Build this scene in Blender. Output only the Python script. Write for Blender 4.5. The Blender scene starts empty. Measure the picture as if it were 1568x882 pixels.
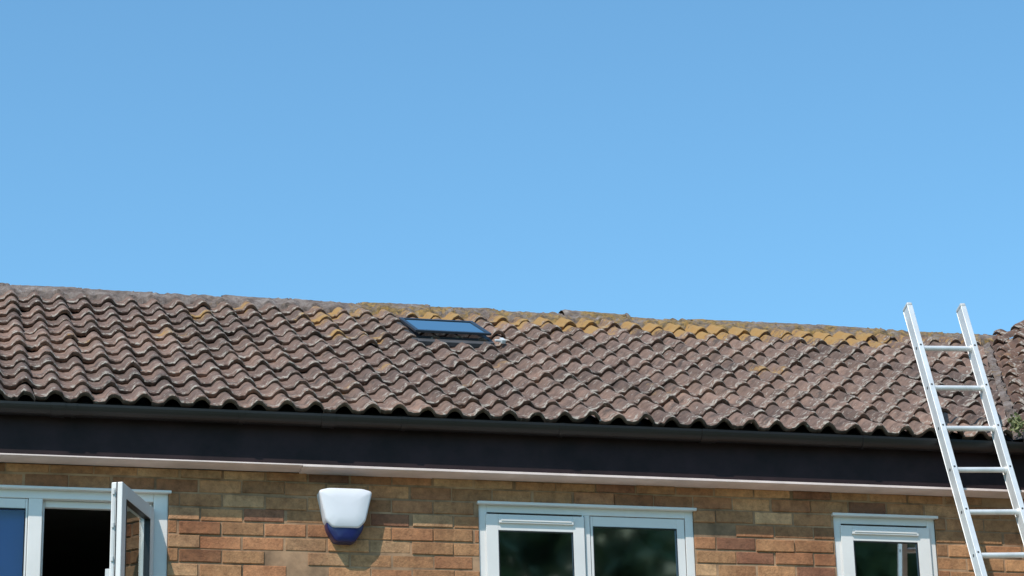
import bpy, bmesh, math, random
import numpy as np
from mathutils import Vector, Matrix
random.seed(7); rng=np.random.default_rng(7)
S=bpy.context.scene
S.view_settings.view_transform='Standard'; S.view_settings.look='None'; S.view_settings.exposure=0
PI=math.pi
# ---------------------------------------------------------------- helpers
def empty(name,loc=(0,0,0)):
    o=bpy.data.objects.new(name,None); o.location=loc; S.collection.objects.link(o); o.empty_display_size=.2; return o
def mesh(name,V,F,mat=None,parent=None,smooth=False,col=None):
    m=bpy.data.meshes.new(name); m.from_pydata([tuple(v) for v in V],[],[tuple(f) for f in F]); 
    if col is not None:
        a=m.color_attributes.new('Col','FLOAT_COLOR','POINT'); a.data.foreach_set('color',np.array(col,dtype=np.float32).ravel())
    if smooth: m.polygons.foreach_set('use_smooth',[True]*len(m.polygons))
    m.update(); o=bpy.data.objects.new(name,m); S.collection.objects.link(o)
    if mat: m.materials.append(mat)
    if parent: o.parent=parent
    return o
class B:
    def __init__(s): s.V=[];s.F=[];s.C=[]
    def box(s,x1,x2,y1,y2,z1,z2,c=None):
        n=len(s.V); s.V+= [(x1,y1,z1),(x2,y1,z1),(x2,y2,z1),(x1,y2,z1),(x1,y1,z2),(x2,y1,z2),(x2,y2,z2),(x1,y2,z2)]
        s.F+=[(n,n+3,n+2,n+1),(n+4,n+5,n+6,n+7),(n,n+1,n+5,n+4),(n+1,n+2,n+6,n+5),(n+2,n+3,n+7,n+6),(n+3,n,n+4,n+7)]
        if c: s.C+=[c]*8
    def ring(s,x1,x2,z1,z2,wl,wr,wt,wb,y1,y2):
        s.box(x1,x1+wl,y1,y2,z1,z2); s.box(x2-wr,x2,y1,y2,z1,z2)
        s.box(x1+wl,x2-wr,y1+.0007,y2,z2-wt,z2); s.box(x1+wl,x2-wr,y1+.0007,y2,z1,z1+wb)
    def cyl(s,p,q,r,n=14,r2=None,caps=True):
        p=Vector(p);q=Vector(q);d=(q-p).normalized();a=d.orthogonal().normalized();b=d.cross(a);k=len(s.V);r2=r if r2 is None else r2
        for P,R in((p,r),(q,r2)):
            for i in range(n):
                t=2*PI*i/n; s.V.append(tuple(P+(a*math.cos(t)+b*math.sin(t))*R))
        for i in range(n): j=(i+1)%n; s.F.append((k+i,k+j,k+n+j,k+n+i))
        if caps: s.F.append(tuple(k+i for i in reversed(range(n)))); s.F.append(tuple(k+n+i for i in range(n)))
    def make(s,name,mat,parent=None,bevel=0,smooth=False):
        o=mesh(name,s.V,s.F,mat,parent,smooth,s.C if s.C else None)
        if bevel:
            m=o.modifiers.new('bev','BEVEL');m.width=bevel;m.segments=2;m.limit_method='ANGLE'
        return o
def newmat(name):
    m=bpy.data.materials.new(name);m.use_nodes=True;nt=m.node_tree
    return m,nt,nt.nodes['Principled BSDF']
def nd(nt,t,**k):
    n=nt.nodes.new(t)
    for a,b in k.items():
        if a in n.inputs: n.inputs[a].default_value=b
        else: setattr(n,a,b)
    return n
def noise(nt,scale,detail=4,rough=.6,vec=None):
    n=nd(nt,'ShaderNodeTexNoise');n.inputs['Scale'].default_value=scale;n.inputs['Detail'].default_value=detail;n.inputs['Roughness'].default_value=rough
    if vec is None:
        tc=nd(nt,'ShaderNodeTexCoord');vec=tc.outputs['Object']
    nt.links.new(vec,n.inputs['Vector']);return n.outputs['Fac']
def ramp(nt,fac,stops):
    r=nd(nt,'ShaderNodeValToRGB');e=r.color_ramp.elements
    while len(e)<len(stops): e.new(.5)
    for i,(p,c) in enumerate(stops):
        e[i].position=p; e[i].color=(c,c,c,1) if not hasattr(c,'__len__') else (*c,1)
    nt.links.new(fac,r.inputs[0]);return r.outputs[0]
def mix(nt,f,a,b,mode='MIX'):
    n=nd(nt,'ShaderNodeMix');n.data_type='RGBA';n.blend_type=mode
    for s,i in((f,0),(a,6),(b,7)):
        if hasattr(s,'is_linked') or hasattr(s,'links'): nt.links.new(s,n.inputs[i])
        else: n.inputs[i].default_value=s if i==0 else (*s,1)
    return n.outputs[2]
def math_(nt,op,a,b=0.):
    n=nd(nt,'ShaderNodeMath');n.operation=op
    for s,i in((a,0),(b,1)):
        if hasattr(s,'links'): nt.links.new(s,n.inputs[i])
        else: n.inputs[i].default_value=s
    return n.outputs[0]
def bump(nt,bs,h,st=.5,dist=.01):
    b=nd(nt,'ShaderNodeBump');b.inputs['Strength'].default_value=st;b.inputs['Distance'].default_value=dist
    nt.links.new(h,b.inputs['Height']);nt.links.new(b.outputs[0],bs.inputs['Normal'])
# ---------------------------------------------------------------- materials
def simple(name,c,rough=.5,metal=0,var=.15,sc=6,bmp=0):
    m,nt,b=newmat(name)
    n=noise(nt,sc,5);c2=tuple(x*(1-var) for x in c);c3=tuple(min(1,x*(1+var)) for x in c)
    nt.links.new(ramp(nt,n,[(.3,c2),(.7,c3)]),b.inputs['Base Color'])
    b.inputs['Roughness'].default_value=rough;b.inputs['Metallic'].default_value=metal
    if bmp: bump(nt,b,noise(nt,sc*8,4),.4,bmp)
    return m
upvc=simple('white_upvc',(.70,.67,.65),.4,0,.06,3)
black_pvc=simple('black_pvc',(.012,.010,.011),.42,0,.3,2)
fascia_m=simple('fascia_dark_paint',(.022,.011,.013),.65,0,.4,5,.002)
fascia_m.node_tree.nodes['Principled BSDF'].inputs['Specular IOR Level'].default_value=.25
soffit_m=simple('soffit_white',(.74,.60,.56),.6,0,.14,6)
alu=simple('ladder_aluminium',(.74,.73,.72),.45,.35,.12,9)
rubber=simple('grey_plastic',(.5,.5,.5),.5)
darkhole=simple('dark_rivet',(.08,.08,.08),.5)
box_white=simple('alarm_white',(.70,.69,.73),.4,0,.04,3)
box_blue=simple('alarm_blue',(.010,.014,.085),.3,0,.1,3)
felt=simple('roof_felt',(.02,.018,.017),.9)
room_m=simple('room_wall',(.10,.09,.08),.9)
sky_refl_m=simple('sky_reflection_blue',(.06,.15,.48),.8,0,.1,2)  # flat blue standing in for sky reflected in the left pane
lead=simple('lead_flashing',(.05,.05,.055),.7,0,.3,8,.003)
skyframe=simple('skylight_frame',(.02,.028,.04),.4)
bark=simple('bark',(.09,.065,.045),.9,0,.3,6,.02)
paving=simple('paving',(.32,.30,.27),.9,0,.2,1.5,.004)
def mk_brick():
    m,nt,b=newmat('brick')
    at=nd(nt,'ShaderNodeVertexColor',layer_name='Col')
    n=noise(nt,20,7,.8); n2=noise(nt,3.2,3,.5); n3=noise(nt,90,3)
    c=mix(nt,1.,at.outputs[0],ramp(nt,n,[(.25,(.42,.38,.35)),(.5,(1,1,1)),(.76,(1.6,1.55,1.5))]),'MULTIPLY')
    c=mix(nt,1.,c,ramp(nt,n2,[(.3,(.76,.64,.60)),(.6,(1.08,1.06,1.04))]),'MULTIPLY')
    nt.links.new(c,b.inputs['Base Color']);b.inputs['Roughness'].default_value=.92
    bump(nt,b,math_(nt,'ADD',n,n3),.6,.006);return m
brick_m=mk_brick()
mortar=simple('mortar',(.30,.18,.105),.95,0,.6,5,.004)
def mk_brick_tex():
    m,nt,b=newmat('brick_wall_side')
    tc=nd(nt,'ShaderNodeTexCoord')
    sp=nd(nt,'ShaderNodeSeparateXYZ');cb=nd(nt,'ShaderNodeCombineXYZ');nt.links.new(tc.outputs['Object'],sp.inputs[0])
    nt.links.new(math_(nt,'ADD',sp.outputs[0],sp.outputs[1]),cb.inputs[0]);nt.links.new(sp.outputs[2],cb.inputs[1])
    t=nd(nt,'ShaderNodeTexBrick');t.inputs['Scale'].default_value=1;t.inputs['Brick Width'].default_value=.225;t.inputs['Row Height'].default_value=.075;t.inputs['Mortar Size'].default_value=.006
    t.inputs['Color1'].default_value=(.25,.13,.07,1);t.inputs['Color2'].default_value=(.18,.09,.05,1);t.inputs['Mortar'].default_value=(.30,.22,.15,1)
    nt.links.new(cb.outputs[0],t.inputs['Vector']);nt.links.new(t.outputs[0],b.inputs['Base Color']);b.inputs['Roughness'].default_value=.9
    bump(nt,b,t.outputs[1],-.5,.006);return m
brick_tex=mk_brick_tex()
def mk_tile(name,ca,cb_):
    m,nt,b=newmat(name)
    at=nd(nt,'ShaderNodeVertexColor',layer_name='Col');sp=nd(nt,'ShaderNodeSeparateColor');nt.links.new(at.outputs[0],sp.inputs[0])
    c=mix(nt,sp.outputs[0],ca,cb_)
    n=noise(nt,14,6,.7);c=mix(nt,1.,c,ramp(nt,n,[(.28,(.5,.48,.47)),(.5,(1,1,1)),(.75,(1.45,1.4,1.33))]),'MULTIPLY')
    n0=noise(nt,1.3,3,.6);c=mix(nt,1.,c,ramp(nt,n0,[(.35,(.78,.78,.80)),(.65,(1.14,1.10,1.05))]),'MULTIPLY')
    w=noise(nt,34,4,.65);f=ramp(nt,math_(nt,'ADD',w,math_(nt,'MULTIPLY',sp.outputs[2],.11)),[(.61,0),(.68,.75)]);c=mix(nt,f,c,(.39,.35,.30))
    w=noise(nt,9,5,.7);f=ramp(nt,w,[(.54,0),(.68,.75)]);c=mix(nt,f,c,(.045,.038,.034))
    w=noise(nt,19,6,.8);f=math_(nt,'ADD',w,math_(nt,'MULTIPLY',sp.outputs[1],.46))
    f=ramp(nt,f,[(.68,0),(.80,.85)]);c=mix(nt,f,c,mix(nt,n,(.42,.20,.045),(.27,.20,.09)))
    nt.links.new(c,b.inputs['Base Color']);b.inputs['Roughness'].default_value=.95;b.inputs['Specular IOR Level'].default_value=.25
    bump(nt,b,noise(nt,60,5,.7),.7,.007);return m
tile_m=mk_tile('roof_tile',(.210,.138,.110),(.122,.083,.068))
tile_m2=mk_tile('roof_tile_neighbour',(.15,.090,.068),(.10,.064,.050))
def mk_ridge():
    m,nt,b=newmat('ridge_tile_lichen')
    at=nd(nt,'ShaderNodeVertexColor',layer_name='Col');sp=nd(nt,'ShaderNodeSeparateColor');nt.links.new(at.outputs[0],sp.inputs[0])
    n=noise(nt,11,6,.75);n2=noise(nt,24,6,.75);n3=noise(nt,7,6,.8)
    base=ramp(nt,n,[(.3,(.06,.048,.04)),(.46,(.16,.125,.11)),(.6,(.24,.20,.18)),(.72,(.42,.39,.36))])
    lic=ramp(nt,n2,[(.36,(.055,.04,.028)),(.46,(.17,.12,.055)),(.57,(.34,.20,.06)),(.68,(.30,.24,.13)),(.78,(.40,.37,.30))])
    f=ramp(nt,math_(nt,'ADD',math_(nt,'MULTIPLY',n3,1.0),math_(nt,'MULTIPLY',sp.outputs[1],.22)),[(.60,0),(.72,.95)])
    nt.links.new(mix(nt,f,base,lic),b.inputs['Base Color']);b.inputs['Roughness'].default_value=.95;b.inputs['Specular IOR Level'].default_value=.25
    bump(nt,b,math_(nt,'ADD',n,n2),.9,.018);return m
ridge_m=mk_ridge()
def mk_glass(name,fac,tint):
    m,nt,b=newmat(name);out=nt.nodes['Material Output'];nt.nodes.remove(b)
    g=nd(nt,'ShaderNodeBsdfGlossy');g.inputs['Roughness'].default_value=.035;g.inputs['Color'].default_value=(.9,.97,1,1)
    t=nd(nt,'ShaderNodeBsdfTransparent');t.inputs['Color'].default_value=(*tint,1)
    bp=nd(nt,'ShaderNodeBump');bp.inputs['Strength'].default_value=.15;bp.inputs['Distance'].default_value=.004
    nt.links.new(noise(nt,3,1),bp.inputs['Height']);nt.links.new(bp.outputs[0],g.inputs['Normal'])
    fr=nd(nt,'ShaderNodeFresnel');fr.inputs['IOR'].default_value=1.5
    f=math_(nt,'ADD',fr.outputs[0],fac)
    mx=nd(nt,'ShaderNodeMixShader');nt.links.new(f,mx.inputs[0]);nt.links.new(t.outputs[0],mx.inputs[1]);nt.links.new(g.outputs[0],mx.inputs[2])
    nt.links.new(mx.outputs[0],out.inputs[0]);return m
glass=mk_glass('window_glass',.45,(.5,.6,.58))
glass_l=mk_glass('window_glass_clear',.02,(.8,.86,.9))
glass_s=mk_glass('sash_glass',.15,(.6,.68,.68))
skyglass=mk_glass('skylight_glass',.28,(.2,.25,.3))
def mk_leaf(name,a,b_):
    m,nt,b=newmat(name);n=noise(nt,.35,4);n2=noise(nt,9,3)
    nt.links.new(ramp(nt,math_(nt,'MULTIPLY',math_(nt,'ADD',math_(nt,'MULTIPLY',n,1.5),math_(nt,'MULTIPLY',n2,.5)),.5),[(.38,a),(.62,b_)]),b.inputs['Base Color']);b.inputs['Roughness'].default_value=.6
    return m
leaf_m=mk_leaf('leaves',(.045,.085,.035),(.16,.20,.09))
grass_m=mk_leaf('grass',(.05,.09,.025),(.10,.14,.05))
# ---------------------------------------------------------------- setting constants
RP=.4920;CR,SR=math.cos(RP),math.sin(RP)
EY,EZ=-.20,5.420
XL,XR=-3.0,7.6
def roofpt(u,v,n): return (u, EY+v*CR-n*SR, EZ+v*SR+n*CR)
house=empty('brick_house',(2.2,1.5,0))
def hp(o):
    o.parent=house;o.matrix_parent_inverse=Matrix.Translation(-Vector(house.location));return o
# ---------------------------------------------------------------- tiles
PER=.15
def prof(u):
    t=(u%PER)/PER
    if t<.40: return .003*math.cos(t/.40*PI*2)
    return .037*math.sin((t-.40)/.60*PI)**.9+.003*(1)
def tiles(u0,nu,v0,nv,g,ptf,lich,jit=1.):
    V=[];F=[];C=[];N=20;W=.30
    for r in range(nv):
        for c in range(nu):
            ub=u0+c*W;vb=v0+r*g+random.gauss(0,.0045)*jit
            dn=random.gauss(0,.0022)*jit;tw=random.gauss(0,.010)*jit;sk=random.gauss(0,.0045)*jit
            k=len(V);rc=min(1,max(0,random.gauss(.5,.40)))
            Ln=g+.05
            nj=[random.gauss(0,.0018) for _ in range(N+1)]
            for (dv,h,bc) in ((Ln,.0,0),(g*.5,.013,0),(.03,.0275,1.),(.006,.027,1.),(0.,.022,1.)):
                for i in range(N+1):
                    u=ub+i*(W+.004)/N; x=i/N-.5
                    n=prof(i*W/N)+h+.006+dn+tw*x+nj[i]*(dv<.1)
                    vv=vb+dv+sk*x*2+(nj[i]*1.8 if dv<.02 else 0)
                    V.append(ptf(u,vv,n));C.append((rc,lich(u,vv),bc,1))
            for j in range(4):
                for i in range(N):
                    a=k+j*(N+1)+i;F.append((a,a+1,a+N+2,a+N+1)[::-1])
            k2=len(V)
            for (dv,h) in ((0.,.022),(.004,.001),(.09,.001)):
                for i in range(N+1):
                    u=ub+i*(W+.004)/N;x=i/N-.5
                    V.append(ptf(u,vb+dv+sk*x*2+(nj[i]*1.8 if dv<.02 else 0),prof(i*W/N)+h+.006+dn+tw*x));C.append((rc*.8,lich(u,vb)*.6,0,1))
            for j in range(2):
                for i in range(N):
                    a=k2+j*(N+1)+i;F.append((a,a+1,a+N+2,a+N+1))
    return V,F,C
spots=[(2.52,2.22,.075,1.),(2.72,2.24,.075,1.),(2.45,2.75,.12,.8),(2.6,3.1,.12,.9),(1.7,2.7,.10,.7),(5.0,2.95,.18,.9),(5.35,3.1,.2,.8),(3.75,2.95,.12,.7),(4.3,2.9,.12,.8),
       (2.65,1.25,.10,.7),(1.45,2.0,.13,.6),(5.1,1.7,.16,.6),(4.1,3.1,.15,.8),(6.0,3.0,.3,.6),(3.4,1.5,.12,.5),(2.0,3.1,.1,.6),(3.3,3.05,.15,.7),(4.7,3.1,.15,.8),(.9,1.6,.12,.5),(4.2,.9,.12,.5),(2.3,.6,.1,.5),(3.0,.8,.12,.5)]
def lich(u,v):
    a=0
    for x,y,r,w in spots:
        d=((u-x)**2+(v-y)**2)/(r*r)
        if d<6:a+=w*math.exp(-d)
    if u>2.7: a+=.32*max(0,min(1,(v-2.6)/.6))
    a+=.12*max(0,min(1,(v-1.2)/1.5))
    return min(1,a)
NR=12;G_=.2715
P1=Vector(roofpt(7.25,3.38,0.03));P2=Vector(roofpt(6.05,0.0,.03))
V,F,C=tiles(XL,36,0.,NR,G_,roofpt,lich)
o=hp(mesh('roof_tiles',V,F,tile_m,None,True,C))
def bis(o,co,no):
    bm=bmesh.new();bm.from_mesh(o.data);bmesh.ops.bisect_plane(bm,geom=bm.verts[:]+bm.edges[:]+bm.faces[:],plane_co=co,plane_no=no,clear_outer=True);bm.to_mesh(o.data);bm.free()
vd=(P1-P2).normalized();vn=Vector((vd.y,-vd.x,0)).normalized()   # points to +x side
bis(o,P1-vn*.05,vn)
# felt deck / back slope
RYp=EY+3.44*CR;RZp=EZ+3.44*SR
V=[roofpt(XL,.02,-.004),roofpt(XR,.02,-.004),roofpt(XR,3.42,-.004),roofpt(XL,3.42,-.004)]
hp(mesh('roof_felt',V,[(0,1,2,3)],felt))
def backpt(u,v,n): return (u, 2*RYp-(EY+v*CR-n*SR), EZ+v*SR+n*CR)
V=[backpt(XL,-.0,.02),backpt(XR,-.0,.02),backpt(XR,3.4,.02),backpt(XL,3.4,.02)]
hp(mesh('roof_back_slope',V,[(3,2,1,0)],simple('back_tiles',(.15,.1,.08),.9)))
# ridge tiles
V=[];F=[];C=[];x=XL-.1
while x<7.3:
    Lt=.45;z0=6.978+random.gauss(0,.005);y0=RYp+random.gauss(0,.006);rr=.124+random.gauss(0,.002);n=16;nx=18;k=len(V)
    tz=random.gauss(0,.010);tl=random.gauss(0,.35)
    for i in range(nx+1):
        xx=x+Lt*i/nx*.985;e=1-.05*(i in(0,nx))
        for j in range(n+1):
            t=PI*j/n;r=rr*e*(1+random.gauss(0,.013))
            V.append((xx,y0-math.cos(t)*r*1.12,z0+math.sin(t)*r*.88+tz*(i/nx-.5)))
            l=.80+tl+.3*math.sin(xx*3.1) if xx>2.72+random.gauss(0,.04) else .0
            C.append((random.random(),max(0,l),0,1))
    for i in range(nx):
        for j in range(n):
            a=k+i*(n+1)+j;F.append((a,a+1,a+n+2,a+n+1))
    k=len(V);
    for xx in (x+Lt*.965,x+Lt*.985,x+Lt*1.015,x+Lt*1.035):
        for j in range(n+1):
            t=PI*j/n;r=rr*(1.02 if .97<(xx-x)/Lt<1.03 else .97)+random.gauss(0,.004);V.append((xx,y0-math.cos(t)*r*1.12,z0+math.sin(t)*r*.88));C.append((0,.2 if xx>2.7 else 0,0,1))
    for i in range(3):
        for j in range(n): F.append((k+i*(n+1)+j,k+i*(n+1)+j+1,k+(i+1)*(n+1)+1+j,k+(i+1)*(n+1)+j))
    x+=Lt+.006
hp(mesh('ridge_tiles',V,F,ridge_m,None,True,C))
# mortar bedding beneath ridge
V=[];F=[];C=[];nx=int((7.25-XL)/.02);n=5
for i in range(nx+1):
    xx=XL+i*.02
    ww=.014*math.sin(xx*9)+random.gauss(0,.010)
    for j in range(n+1):
        t=j/n;v=3.20+ww+ t*.15;nn=(.034+.024*t)+random.gauss(0,.005)+prof(xx-XL)*.7*(1-t)
        V.append(roofpt(xx,v,nn if j else 0.0));C.append((0,.75 if xx>2.72 else .0,0,1))
for i in range(nx):
    for j in range(n):
        a=i*(n+1)+j;F.append((a,a+n+1,a+n+2,a+1))
hp(mesh('ridge_bedding',V,F,ridge_m,None,True,C))
# ---------------------------------------------------------------- eaves
b=B();b.box(XL,8.6,-.142,-.118,5.162,5.425);hp(b.make('fascia',fascia_m,None,.002))
b=B();b.box(XL,2.0,-.136,.004,5.153,5.165);b.box(2.001,2.72,-.137,.004,5.147,5.160);b.box(2.721,8.6,-.136,.004,5.149,5.161);hp(b.make('soffit',soffit_m,None,.001))
b=B();b.box(XL,2.0,-.1445,-.1365,5.154,5.1615);b.box(2.001,8.6,-.1445,-.1375,5.149,5.1615);hp(b.make('soffit_trim',soffit_m,None,.001))
def gut(xa,xb,r,th,b,y0=-.203,z0=5.407):
    n=14;k=len(b.V);pts=[]
    for j in range(n+1):
        t=PI*j/n;pts.append((y0-math.cos(t)*r,z0-math.sin(t)*r*1.0))
    for j in range(n,-1,-1):
        t=PI*j/n;pts.append((y0-math.cos(t)*(r-th),z0-math.sin(t)*(r-th)))
    m=len(pts)
    for xx in(xa,xb):
        for y,z in pts:b.V.append((xx,y,z))
    for j in range(m):
        q=(j+1)%m;b.F.append((k+j,k+q,k+m+q,k+m+j))
    b.F.append(tuple(k+j for j in range(m)));b.F.append(tuple(k+m+j for j in reversed(range(m))))
b=B();gut(XL,6.3,.056,.003,b)
for x in(-1.2,.72,2.12,4.2,5.9):gut(x-.035,x+.035,.061,.004,b)
for i in range(11):gut(XL+.35+i*.86,XL+.375+i*.86,.060,.003,b)
hp(b.make('gutter',black_pvc,None,0))
# ---------------------------------------------------------------- walls
ZW=5.024
wins=[(-.28,1.316,ZW,1.12),(2.972,4.171,ZW,1.12),(4.981,5.578,ZW,1.12),(-.28,1.316,2.4,1.2),(2.972,4.171,2.4,1.2),(4.981,5.578,2.4,1.2)]
X0,X1=XL+.1,6.35
b=B()
nc=int(5.17/.075)+1
for k in range(nc):
    zt=ZW+.15-k*.075-.004; zb=zt-.065
    zt=min(zt,5.149)
    if zb<0.0: break
    zm=(zt+zb)/2
    iv=[(X0,X1)]
    for(a,c,zt_,h) in wins:
        if zm<zt_+.0 and zm>zt_-h:
            niv=[]
            for(p,q) in iv:
                if p<a-.002: niv.append((p,min(q,a-.002)))
                if q>c+.002: niv.append((max(p,c+.002),q))
            iv=niv
    off=(.1125 if k%2 else 0)+random.gauss(0,.005)
    x=X0-.225+off
    while x<X1:
        for(p,q) in iv:
            a=max(x,p);c=min(x+.2155+random.gauss(0,.004),q)
            if c-a>.02:
                y=random.gauss(0,.0025);ch=.003
                t=random.random();v=random.gauss(1,.15)
                if t<.60: col=(.345,.178,.085)
                elif t<.80: col=(.31,.142,.068)
                elif t<.92: col=(.40,.235,.125)
                else: col=(.225,.100,.056)
                col=tuple(max(.03,w*v) for w in col)+(1,)
                n=len(b.V);dz=random.gauss(0,.0016);z1=zb+dz;z2=min(zt+dz,5.149)
                b.V+=[(a,.012,z1),(c,.012,z1),(c,.012,z2),(a,.012,z2),(a,y+ch,z1),(c,y+ch,z1),(c,y+ch,z2),(a,y+ch,z2),(a+ch,y,z1+ch),(c-ch,y,z1+ch),(c-ch,y,z2-ch),(a+ch,y,z2-ch)]
                for i in range(4):
                    j=(i+1)%4;b.F+=[(n+i,n+j,n+4+j,n+4+i),(n+4+i,n+4+j,n+8+j,n+8+i)]
                b.F.append((n+8,n+9,n+10,n+11));b.C+=[col]*12
        x+=.225
hp(b.make('front_wall_bricks',brick_m))
xs=sorted({X0,X1,-.28,1.316,2.972,4.171,4.981,5.578});zs=sorted({0,5.15,ZW,ZW-1.12,2.4,1.2})
V=[];F=[]
for i in range(len(xs)-1):
    for j in range(len(zs)-1):
        mx=(xs[i]+xs[i+1])/2;mz=(zs[j]+zs[j+1])/2
        if any(a<mx<c and zt-h<mz<zt for a,c,zt,h in wins): continue
        n=len(V);V+=[(xs[i],.005,zs[j]),(xs[i+1],.005,zs[j]),(xs[i+1],.005,zs[j+1]),(xs[i],.005,zs[j+1])];F.append((n,n+1,n+2,n+3))
hp(mesh('front_wall_mortar',V,F,mortar))
b=B();yb=2*RYp+.2
b.box(X0,X0+.2,.013,yb,0,5.1);b.box(X1-.0,8.4,yb-.2,yb,0,5.1);b.box(X0+.2,X1,yb-.2,yb,0,5.1)
hp(b.make('side_and_back_walls',brick_tex))
V=[(X0+.05,.02,5.1),(X0+.05,yb-.02,5.1),(X0+.05,RYp,6.95)];hp(mesh('gable',V,[(0,1,2)],brick_tex))
# interior rooms
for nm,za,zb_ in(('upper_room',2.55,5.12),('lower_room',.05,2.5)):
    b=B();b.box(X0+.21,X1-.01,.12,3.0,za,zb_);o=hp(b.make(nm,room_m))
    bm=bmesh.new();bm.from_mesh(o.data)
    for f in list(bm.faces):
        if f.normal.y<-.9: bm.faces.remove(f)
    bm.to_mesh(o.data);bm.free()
hp(mesh('window_reflection_sheet',[(-.26,.10,3.95),(.61,.10,3.95),(.61,.10,5.0),(-.26,.10,5.0)],[(0,1,2,3)],sky_refl_m))  # added sheet behind the fixed left glass, its colour imitates a blue sky reflection
# ---------------------------------------------------------------- windows
def vent(b,x1,x2,z,y):
    b.box(x1,x2,y-.014,y+.002,z-.013,z+.013); b.box(x1+.012,x2-.012,y-.018,y-.0145,z-.004,z+.004)
def win_mid(zt,h,nm):
    b=B();zb=zt-h
    b.ring(2.972,4.171,zb,zt-.004,.045,.045,.045,.06,.012,.085)
    b.box(3.545,3.588,.0127,.085,zb+.06,zt-.049)
    b.ring(3.010,3.552,zb+.05,zt-.062,.066,.062,.088,.07,-.004,.0117)      # opening sash
    b.ring(3.592,4.122,zb+.064,zt-.053,.014,.045,.055,.05,.0175,.06)
    b.box(2.962,4.186,-.022,.011,zt-.011,zt+.004)
    vent(b,3.078,3.49,zt-.099,-.004)
    b.box(2.95,4.195,-.05,.01,zb-.035,zb-.003)
    hp(b.make(nm,upvc,None,.004))
    g=[(3.07,3.50,.007),(3.60,4.085,.03)];V=[];F=[]
    for a,c,y in g:
        n=len(V);V+=[(a,y,zb+.08),(c,y,zb+.08),(c,y,zt-.1),(a,y,zt-.1)];F.append((n,n+1,n+2,n+3))
    hp(mesh(nm+'_glass',V,F,glass))
    b=B();b.ring(3.0755,3.4905,zb+.119,zt-.1495,.006,.006,.006,.006,-.002,.008);b.ring(3.6055,4.0775,zb+.113,zt-.1075,.004,.004,.004,.004,.016,.031);b.box(3.5525,3.5565,.008,.0135,zb+.06,zt-.055)
    hp(b.make(nm+'_gasket',black_pvc))
def win_right(zt,h,nm):
    b=B();zb=zt-h
    b.ring(4.981,5.578,zb,zt-.004,.045,.045,.045,.06,.012,.085)
    b.ring(5.018,5.540,zb+.05,zt-.062,.069,.074,.085,.07,-.004,.0117)
    b.box(4.971,5.592,-.022,.011,zt-.011,zt+.004);vent(b,5.08,5.47,zt-.099,-.004)
    b.box(4.96,5.60,-.05,.01,zb-.035,zb-.003)
    hp(b.make(nm,upvc,None,.004))
    hp(mesh(nm+'_glass',[(5.07,.007,zb+.08),(5.48,.007,zb+.08),(5.48,.007,zt-.1),(5.07,.007,zt-.1)],[(0,1,2,3)],glass))
    b=B();b.ring(5.0875,5.4655,zb+.119,zt-.1465,.006,.006,.006,.006,-.002,.008);hp(b.make(nm+'_gasket',black_pvc))
def win_left(zt,h,nm,opened):
    b=B();zb=zt-h
    b.ring(-.28,1.316,zb,zt-.004,.045,.075,.05,.06,.012,.085)
    b.box(.60,.672,.0127,.085,zb+.06,zt-.054)
    b.ring(-.235,.598,zb+.062,zt-.056,.045,.012,.052,.05,.0175,.06)
    b.ring(.674,1.239,zb+.061,zt-.055,.010,.018,.035,.03,.05,.084)
    b.box(-.29,1.33,-.022,.011,zt-.011,zt+.004);b.box(-.30,1.335,-.05,.01,zb-.035,zb-.003)
    hp(b.make(nm,upvc,None,.004))
    hp(mesh(nm+'_glass',[(-.2,.03,zb+.08),(.595,.03,zb+.08),(.595,.03,zt-.09),(-.2,.03,zt-.09)],[(0,1,2,3)],glass_l))
    b=B();b.ring(-.19,.5855,zb+.113,zt-.1085,.004,.004,.004,.004,.016,.031);hp(b.make(nm+'_gasket',black_pvc))
    b=B();W=.56;HS=h-.125;b.ring(-W,0,0,HS,.072,.072,.072,.072,-.0,.058)
    s=b.make(nm+'_sash',upvc,None,.004)
    b=B();b.ring(-W+.073,-.073,.073,HS-.073,.006,.006,.006,.006,-.002,.03);b.ring(-W-.0015,-.0,-.001,HS+.0015,.01,.01,.01,.01,.026,.032);g2=b.make(nm+'_sash_gasket',black_pvc)
    b=B();b.box(-W+.02,-W+.045,.058,.085,.42,.56);b.box(-W-.004,-W-.0015,.036,.050,.03,HS-.03);
    for k in range(6): b.box(-W-.012,-W-.004,.037,.049,.08+k*.17,.105+k*.17)
    g3=b.make(nm+'_sash_handle',rubber,None,.002)
    g=mesh(nm+'_sash_glass',[(-W+.07,.014,.07),(-.07,.014,.07),(-.07,.014,HS-.07),(-W+.07,.014,HS-.07)],[(0,1,2,3)],glass_s)
    for q in(s,g,g2,g3):
        q.location=(1.243,-.012,zb+.032);q.rotation_euler=(0,0,math.radians(68 if opened else 0));hp(q)
win_mid(ZW,1.12,'window_middle');win_right(ZW,1.12,'window_right');win_left(ZW,1.12,'window_left',True)
win_mid(2.4,1.2,'window_lower_middle');win_right(2.4,1.2,'window_lower_right');win_left(2.4,1.2,'window_lower_left',False)
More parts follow.
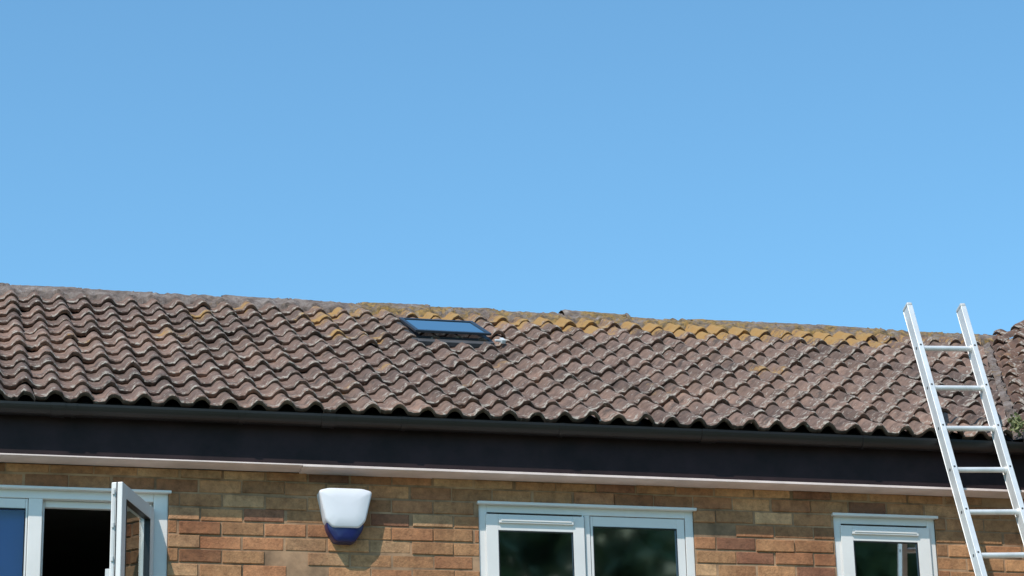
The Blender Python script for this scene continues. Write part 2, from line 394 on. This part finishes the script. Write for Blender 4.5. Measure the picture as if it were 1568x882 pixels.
# ---------------------------------------------------------------- skylight
def boxR(b,u1,u2,v1,v2,n1a,n2a,n1b,n2b):
    k=len(b.V);b.V+=[roofpt(u1,v1,n1a),roofpt(u2,v1,n1a),roofpt(u2,v2,n1b),roofpt(u1,v2,n1b),roofpt(u1,v1,n2a),roofpt(u2,v1,n2a),roofpt(u2,v2,n2b),roofpt(u1,v2,n2b)]
    b.F+=[(k,k+3,k+2,k+1),(k+4,k+5,k+6,k+7),(k,k+1,k+5,k+4),(k+1,k+2,k+6,k+5),(k+2,k+3,k+7,k+6),(k+3,k,k+4,k+7)]
sk=B();u1,u2,v1,v2=2.985,3.44,2.18,2.74
boxR(sk,u1,u1+.03,v1,v2,.0,.062,.0,.062);boxR(sk,u2-.03,u2,v1,v2,.0,.062,.0,.062);boxR(sk,u1+.03,u2-.03,v1,v1+.03,0,.061,0,.061);boxR(sk,u1+.03,u2-.03,v2-.03,v2,0,.061,0,.061)
q1,q2=.090,.064
boxR(sk,u1-.012,u1+.012,v1-.02,v2+.01,q1,q1+.014,q2,q2+.014);boxR(sk,u2-.012,u2+.012,v1-.02,v2+.01,q1,q1+.014,q2,q2+.014)
boxR(sk,u1+.012,u2-.012,v1-.02,v1+.02,q1,q1+.0135,q1-.001,q1+.012);boxR(sk,u1+.012,u2-.012,v2-.025,v2+.01,q2+.001,q2+.0145,q2,q2+.0135)
hp(sk.make('skylight_frame',skyframe))
hp(mesh('skylight_glass',[roofpt(u1,v1,q1+.009),roofpt(u2,v1,q1+.009),roofpt(u2,v2,q2+.009),roofpt(u1,v2,q2+.009)],[(0,1,2,3)],skyglass))
b=B();boxR(b,u1-.03,u1,v1-.05,v2+.05,.02,.052,.02,.052);boxR(b,u2,u2+.03,v1-.05,v2+.05,.02,.052,.02,.052);boxR(b,u1,u2,v1-.09,v1,.02,.051,.02,.053);boxR(b,u1,u2,v2,v2+.05,.02,.051,.02,.051)
hp(b.make('skylight_flashing',lead,None,.004))
b=B();boxR(b,u2+.03,u2+.08,v1-.06,v1-.03,.06,.072,.06,.072);boxR(b,u2+.065,u2+.09,v1-.09,v1-.01,.055,.08,.055,.08);hp(b.make('skylight_debris',rubber,None,.003))  # small pale pieces of debris lying on the tiles beside the skylight
# ---------------------------------------------------------------- alarm bell box
ab=empty('alarm_bell_box',(2.236,-.05,4.918))
def extr(name,pts,y1,y2,mat,ins=.014):
    n=len(pts);V=[];F=[];cx=sum(p[0] for p in pts)/n;cz=sum(p[1] for p in pts)/n
    def sc(f): return [(cx+(p[0]-cx)*f,cz+(p[1]-cz)*f) for p in pts]
    L=[(1.,y1),(1.,y2+ins),(.975,y2+ins*.3),(.92,y2),(.5,y2-.006)]
    for f,y in L:
        for p in sc(f):V.append((p[0],y,p[1]))
    for j in range(len(L)-1):
        for i in range(n):
            q=(i+1)%n;F.append((j*n+i,j*n+q,(j+1)*n+q,(j+1)*n+i))
    V.append((cx,y2-.007,cz))
    for i in range(n):F.append(((len(L)-1)*n+i,(len(L)-1)*n+(i+1)%n,len(V)-1))
    o=mesh(name,V,F,mat,None,True);o.parent=ab;return o
def rnd(pts,r,seg=5):
    out=[];n=len(pts)
    for i in range(n):
        p=Vector(pts[i]);a=Vector(pts[i-1]);c=Vector(pts[(i+1)%n]);d1=(a-p);d2=(c-p);rr=min(r,d1.length*.45,d2.length*.45)
        s=p+d1.normalized()*rr;e=p+d2.normalized()*rr
        for k in range(seg+1):
            t=k/seg;out.append(tuple(s*(1-t)**2+p*2*t*(1-t)+e*t*t))
    return out
wp=[(-.143,.122),(-.09,.136),(.09,.136),(.143,.122),(.106,-.040),(.070,-.078),(-.070,-.078),(-.106,-.040)]
extr('cover',rnd(wp,.016)[::-1],.05,-.045,box_white)
bp_=[(-.102,-.038),(.102,-.038),(.094,-.085),(.052,-.150),(-.052,-.150),(-.094,-.085)]
extr('lens',rnd(bp_,.02)[::-1],.05,-.028,box_blue)
# ---------------------------------------------------------------- ladder
lad=empty('ladder',(5.7,-2.0,0))
G=Vector((5.5399,-.300,5.409));al,be=1.2632,-.0451
d=Vector((math.sin(be)*math.sin(al),math.cos(al),math.sin(al)*math.cos(be))).normalized()
ex=(Vector((1,0,0))-d*d.x).normalized();en=ex.cross(d)
if en.y>0: en=-en
foot=G-d*(5.405/d.z);Ltot=5.405/d.z+.883;w=.330
M=Matrix((( ex.x,en.x,d.x,foot.x),(ex.y,en.y,d.y,foot.y),(ex.z,en.z,d.z,foot.z),(0,0,0,1)))
def lm(o):
    o.data.transform(M);o.parent=lad;o.matrix_parent_inverse=Matrix.Translation(-Vector(lad.location));return o
b=B()
for x in(0,w):
    b.box(x-.013,x+.013,-.033,.033,.03,Ltot-.012)
    b.box(x-.016,x+.016,.0335,.037,.03,Ltot-.012);b.box(x-.016,x+.016,-.037,-.0335,.03,Ltot-.012)
lm(b.make('stiles',alu,None,.002))
b=B()
for x in(0,w):
    b.box(x-.0165,x+.0165,-.039,.039,Ltot-.014,Ltot+.008);b.box(x-.02,x+.02,-.045,.045,0.0,.03)
lm(b.make('end_caps',rubber,None,.007))
b=B();b2=B();zr=Ltot-.2887
while zr>.15:
    b.cyl((.012,0.0,zr),(w-.012,0.0,zr),.0155,16)
    for x in(0,w):
        for s in(-1,1): b2.cyl((x,.0365,zr),(x,.0385,zr),.006,10)
        b2.cyl((x-.0140 if x==0 else x+.0125,0,zr),(x-.0125 if x==0 else x+.014,0,zr),.009,10)
        b.cyl((x+(.013 if x==0 else -.019),0,zr),(x+(.019 if x==0 else -.013),0,zr),.021,16)
    zr-=.2713
lm(b.make('rungs',alu,None,0,False));lm(b2.make('rivets',darkhole))
# ---------------------------------------------------------------- neighbouring angled wing
wing=empty('brick_house',(8,-1,0))
e=Vector((.573,-.819,0)).normalized();sv=Vector((.819,.573,.61)).normalized();nv=e.cross(sv);nv=nv if nv.z>0 else -nv
NO=-.085
def wp_(u,v,n):
    p=P2+e*u+sv*v+nv*(n+NO);return (p.x,p.y,p.z)
def wl(u,v): return .2
V,F,C=tiles(-3.9,30,-.1,24,G_,wp_,wl,1.3)
o=mesh('roof_tiles',V,F,tile_m2,None,True,C)
bis(o,P1+vn*.015,-vn)
hd=(e+sv*1.15).normalized();hn=Vector((-hd.y,hd.x,0)).normalized()
if hn.dot(Vector(wp_(3,0,0))-P1)>0: hn=-hn
bis(o,P1,hn)
o.parent=wing;o.matrix_parent_inverse=Matrix.Translation(-Vector(wing.location))
def wg(o): o.parent=wing;o.matrix_parent_inverse=Matrix.Translation(-Vector(wing.location));return o
H=P1+hd*4.2
dn_=nv*.095
V=[P2-dn_,P2+e*5-dn_,P2+e*5+sv*4.0-dn_,H-dn_,P1-dn_]
wg(mesh('roof_deck',V,[(0,1,2,3,4)],felt))
V=[P1-dn_*.9,H-dn_*.9,Vector((9.5,6.5,5.2)),Vector((7.1,6.2,5.2))];wg(mesh('roof_hip_back',V,[(0,3,2,1)],felt))
# valley mortar strip
V=[];F=[];n=60
for i in range(n+1):
    t=i/n;p=P2.lerp(P1,t)
    for k,(off,h) in enumerate(((-.055,-.06),(-.04,-.015),(-.005,-.008+.006*math.sin(i*1.7)),(.01,-.01),(.018,-.08))):
        q=p+vn*(off+random.gauss(0,.008));V.append((q.x,q.y,q.z+h+random.gauss(0,.006)))
for i in range(n):
    for k in range(4):
        a=i*5+k;F.append((a,a+1,a+6,a+5))
wg(mesh('valley_mortar',V,F,ridge_m,None,False,[(0,.3,0,1)]*len(V)))
a=Vector((6.36,.0,0));c=a+e*5
V=[a,c,c+Vector((0,0,5.15)),a+Vector((0,0,5.15)),c+Vector((5,3.5,0)),c+Vector((5,3.5,5.15))]
wg(mesh('walls',V,[(0,1,2,3),(1,4,5,2)],brick_tex))
# ---------------------------------------------------------------- weeds in valley
def leaves(cent,rad,n,size):
    V=[];F=[]
    for i in range(n):
        v=rng.normal(size=3);v/=np.linalg.norm(v);r=rng.random()**.45
        p=np.array(cent)+v*r*np.array(rad)
        a=rng.normal(size=3);a/=np.linalg.norm(a);bb=np.cross(a,rng.normal(size=3));bb/=np.linalg.norm(bb);s=size*(.6+.8*rng.random())
        k=len(V);V+=[tuple(p-a*s*.5),tuple(p+bb*s*.3),tuple(p+a*s*.5),tuple(p-bb*s*.3)];F.append((k,k+1,k+2,k+3))
    return V,F
V=[];F=[]
for (dx,dy,dz,r,n) in((-.03,-.03,.07,.05,110),(.03,-.10,.02,.05,120),(-.02,.03,.13,.035,60),(.06,-.02,.10,.045,90)):
    v,f=leaves((P2.x+dx,P2.y+dy,P2.z+dz-.02),(r,r,r*1.1),n,.026);k=len(V);V+=v;F+=[tuple(i+k for i in q) for q in f]
mesh('weed_plant',V,F,mk_leaf('weed_leaf',(.10,.12,.04),(.24,.25,.11)))
# ---------------------------------------------------------------- trees behind the viewer (seen in glass reflections)
def tree(x,y,h,seed):
    rng2=random.Random(seed);t=empty('tree',(x,y,0));b=B()
    b.cyl((0,0,-.1),(.1,.05,h*.35),.3,12,.2,False);b.cyl((.1,.05,h*.35),(0,.1,h*.85),.2,10,.05,False);cl=[]
    for i in range(13):
        a=i*2.4;z=h*(.28+.045*i);L=h*.26*(1.15-i*.06);p=(math.cos(a)*L,math.sin(a)*L,z+L*.6);b.cyl((.05,.05,z),p,.09,8,.02,False);cl.append((p,L*.55+.5))
    cl.append(((0,0,h*.93),h*.13));cl.append(((0,0,h*.6),h*.16));cl.append(((0,0,h*.75),h*.16))
    o=b.make('trunk',bark,None,0,True);o.parent=t
    V=[];F=[]
    for p,r in cl:
        for j in range(4):
            q=(p[0]+rng2.gauss(0,r*.5),p[1]+rng2.gauss(0,r*.5),p[2]+rng2.gauss(0,r*.4));v,f=leaves(q,(r*.75,r*.75,r*.6),190,.48);k=len(V);V+=v;F+=[tuple(i+k for i in w_) for w_ in f]
    o=mesh('crown',V,F,leaf_m);o.parent=t
for i,(x,y,h) in enumerate([(9.5,-38,15),(14,-42,18),(18,-36,15),(22,-42,18),(27,-38,16),(12,-48,18),(20,-50,19)]): tree(x,y,h,i)
# ---------------------------------------------------------------- ground
mesh('grass',[(-400,-400,-.004),(400,-400,-.004),(400,400,-.004),(-400,400,-.004)],[(0,1,2,3)],grass_m)
mesh('patio',[(-5,-4.5,.0),(9,-4.5,.0),(9,-.0,.0),(-5,-.0,.0)],[(0,1,2,3)],paving)
# ---------------------------------------------------------------- light
az=math.radians(44);el=math.radians(52)
sd=Vector((-math.sin(az)*math.cos(el),-math.cos(az)*math.cos(el),math.sin(el)))
L=bpy.data.lights.new('sun','SUN');L.energy=4.5;L.angle=math.radians(.5);L.color=(1,.93,.84);lo=bpy.data.objects.new('sun',L);S.collection.objects.link(lo)
lo.rotation_euler=sd.to_track_quat('Z','Y').to_euler();lo.location=(0,-5,20)
W=bpy.data.worlds.new('World');S.world=W;W.use_nodes=True;nt=W.node_tree;bg=nt.nodes['Background']
sk=nt.nodes.new('ShaderNodeTexSky');sk.sky_type='NISHITA';sk.sun_disc=False;sk.sun_elevation=el;sk.sun_rotation=math.radians(224)
sk.air_density=1.0;sk.dust_density=.4;sk.ozone_density=1.5;sk.altitude=0
mm=nt.nodes.new('ShaderNodeMix');mm.data_type='RGBA';mm.blend_type='MULTIPLY';mm.inputs[0].default_value=1;mm.inputs[7].default_value=(1.0,1.54,1.62,1)
nt.links.new(sk.outputs[0],mm.inputs[6]);nt.links.new(mm.outputs[2],bg.inputs[0]);bg.inputs[1].default_value=.130
# ---------------------------------------------------------------- camera
f,yaw,pitch,roll=3954.2173,.2382,.3316,-.0264
fw=Vector((math.sin(yaw)*math.cos(pitch),math.cos(yaw)*math.cos(pitch),math.sin(pitch)))
rt=Vector((math.cos(yaw),-math.sin(yaw),0));up=rt.cross(fw)
r2=rt*math.cos(roll)+up*math.sin(roll);u2=-rt*math.sin(roll)+up*math.cos(roll)
cd=bpy.data.cameras.new('camera');cd.sensor_width=36;cd.lens=f/1568*36;cd.clip_end=2000
co=bpy.data.objects.new('camera',cd);S.collection.objects.link(co)
co.matrix_world=Matrix(((r2.x,u2.x,-fw.x,0),(r2.y,u2.y,-fw.y,-13.1254),(r2.z,u2.z,-fw.z,1.6),(0,0,0,1)))
S.camera=co
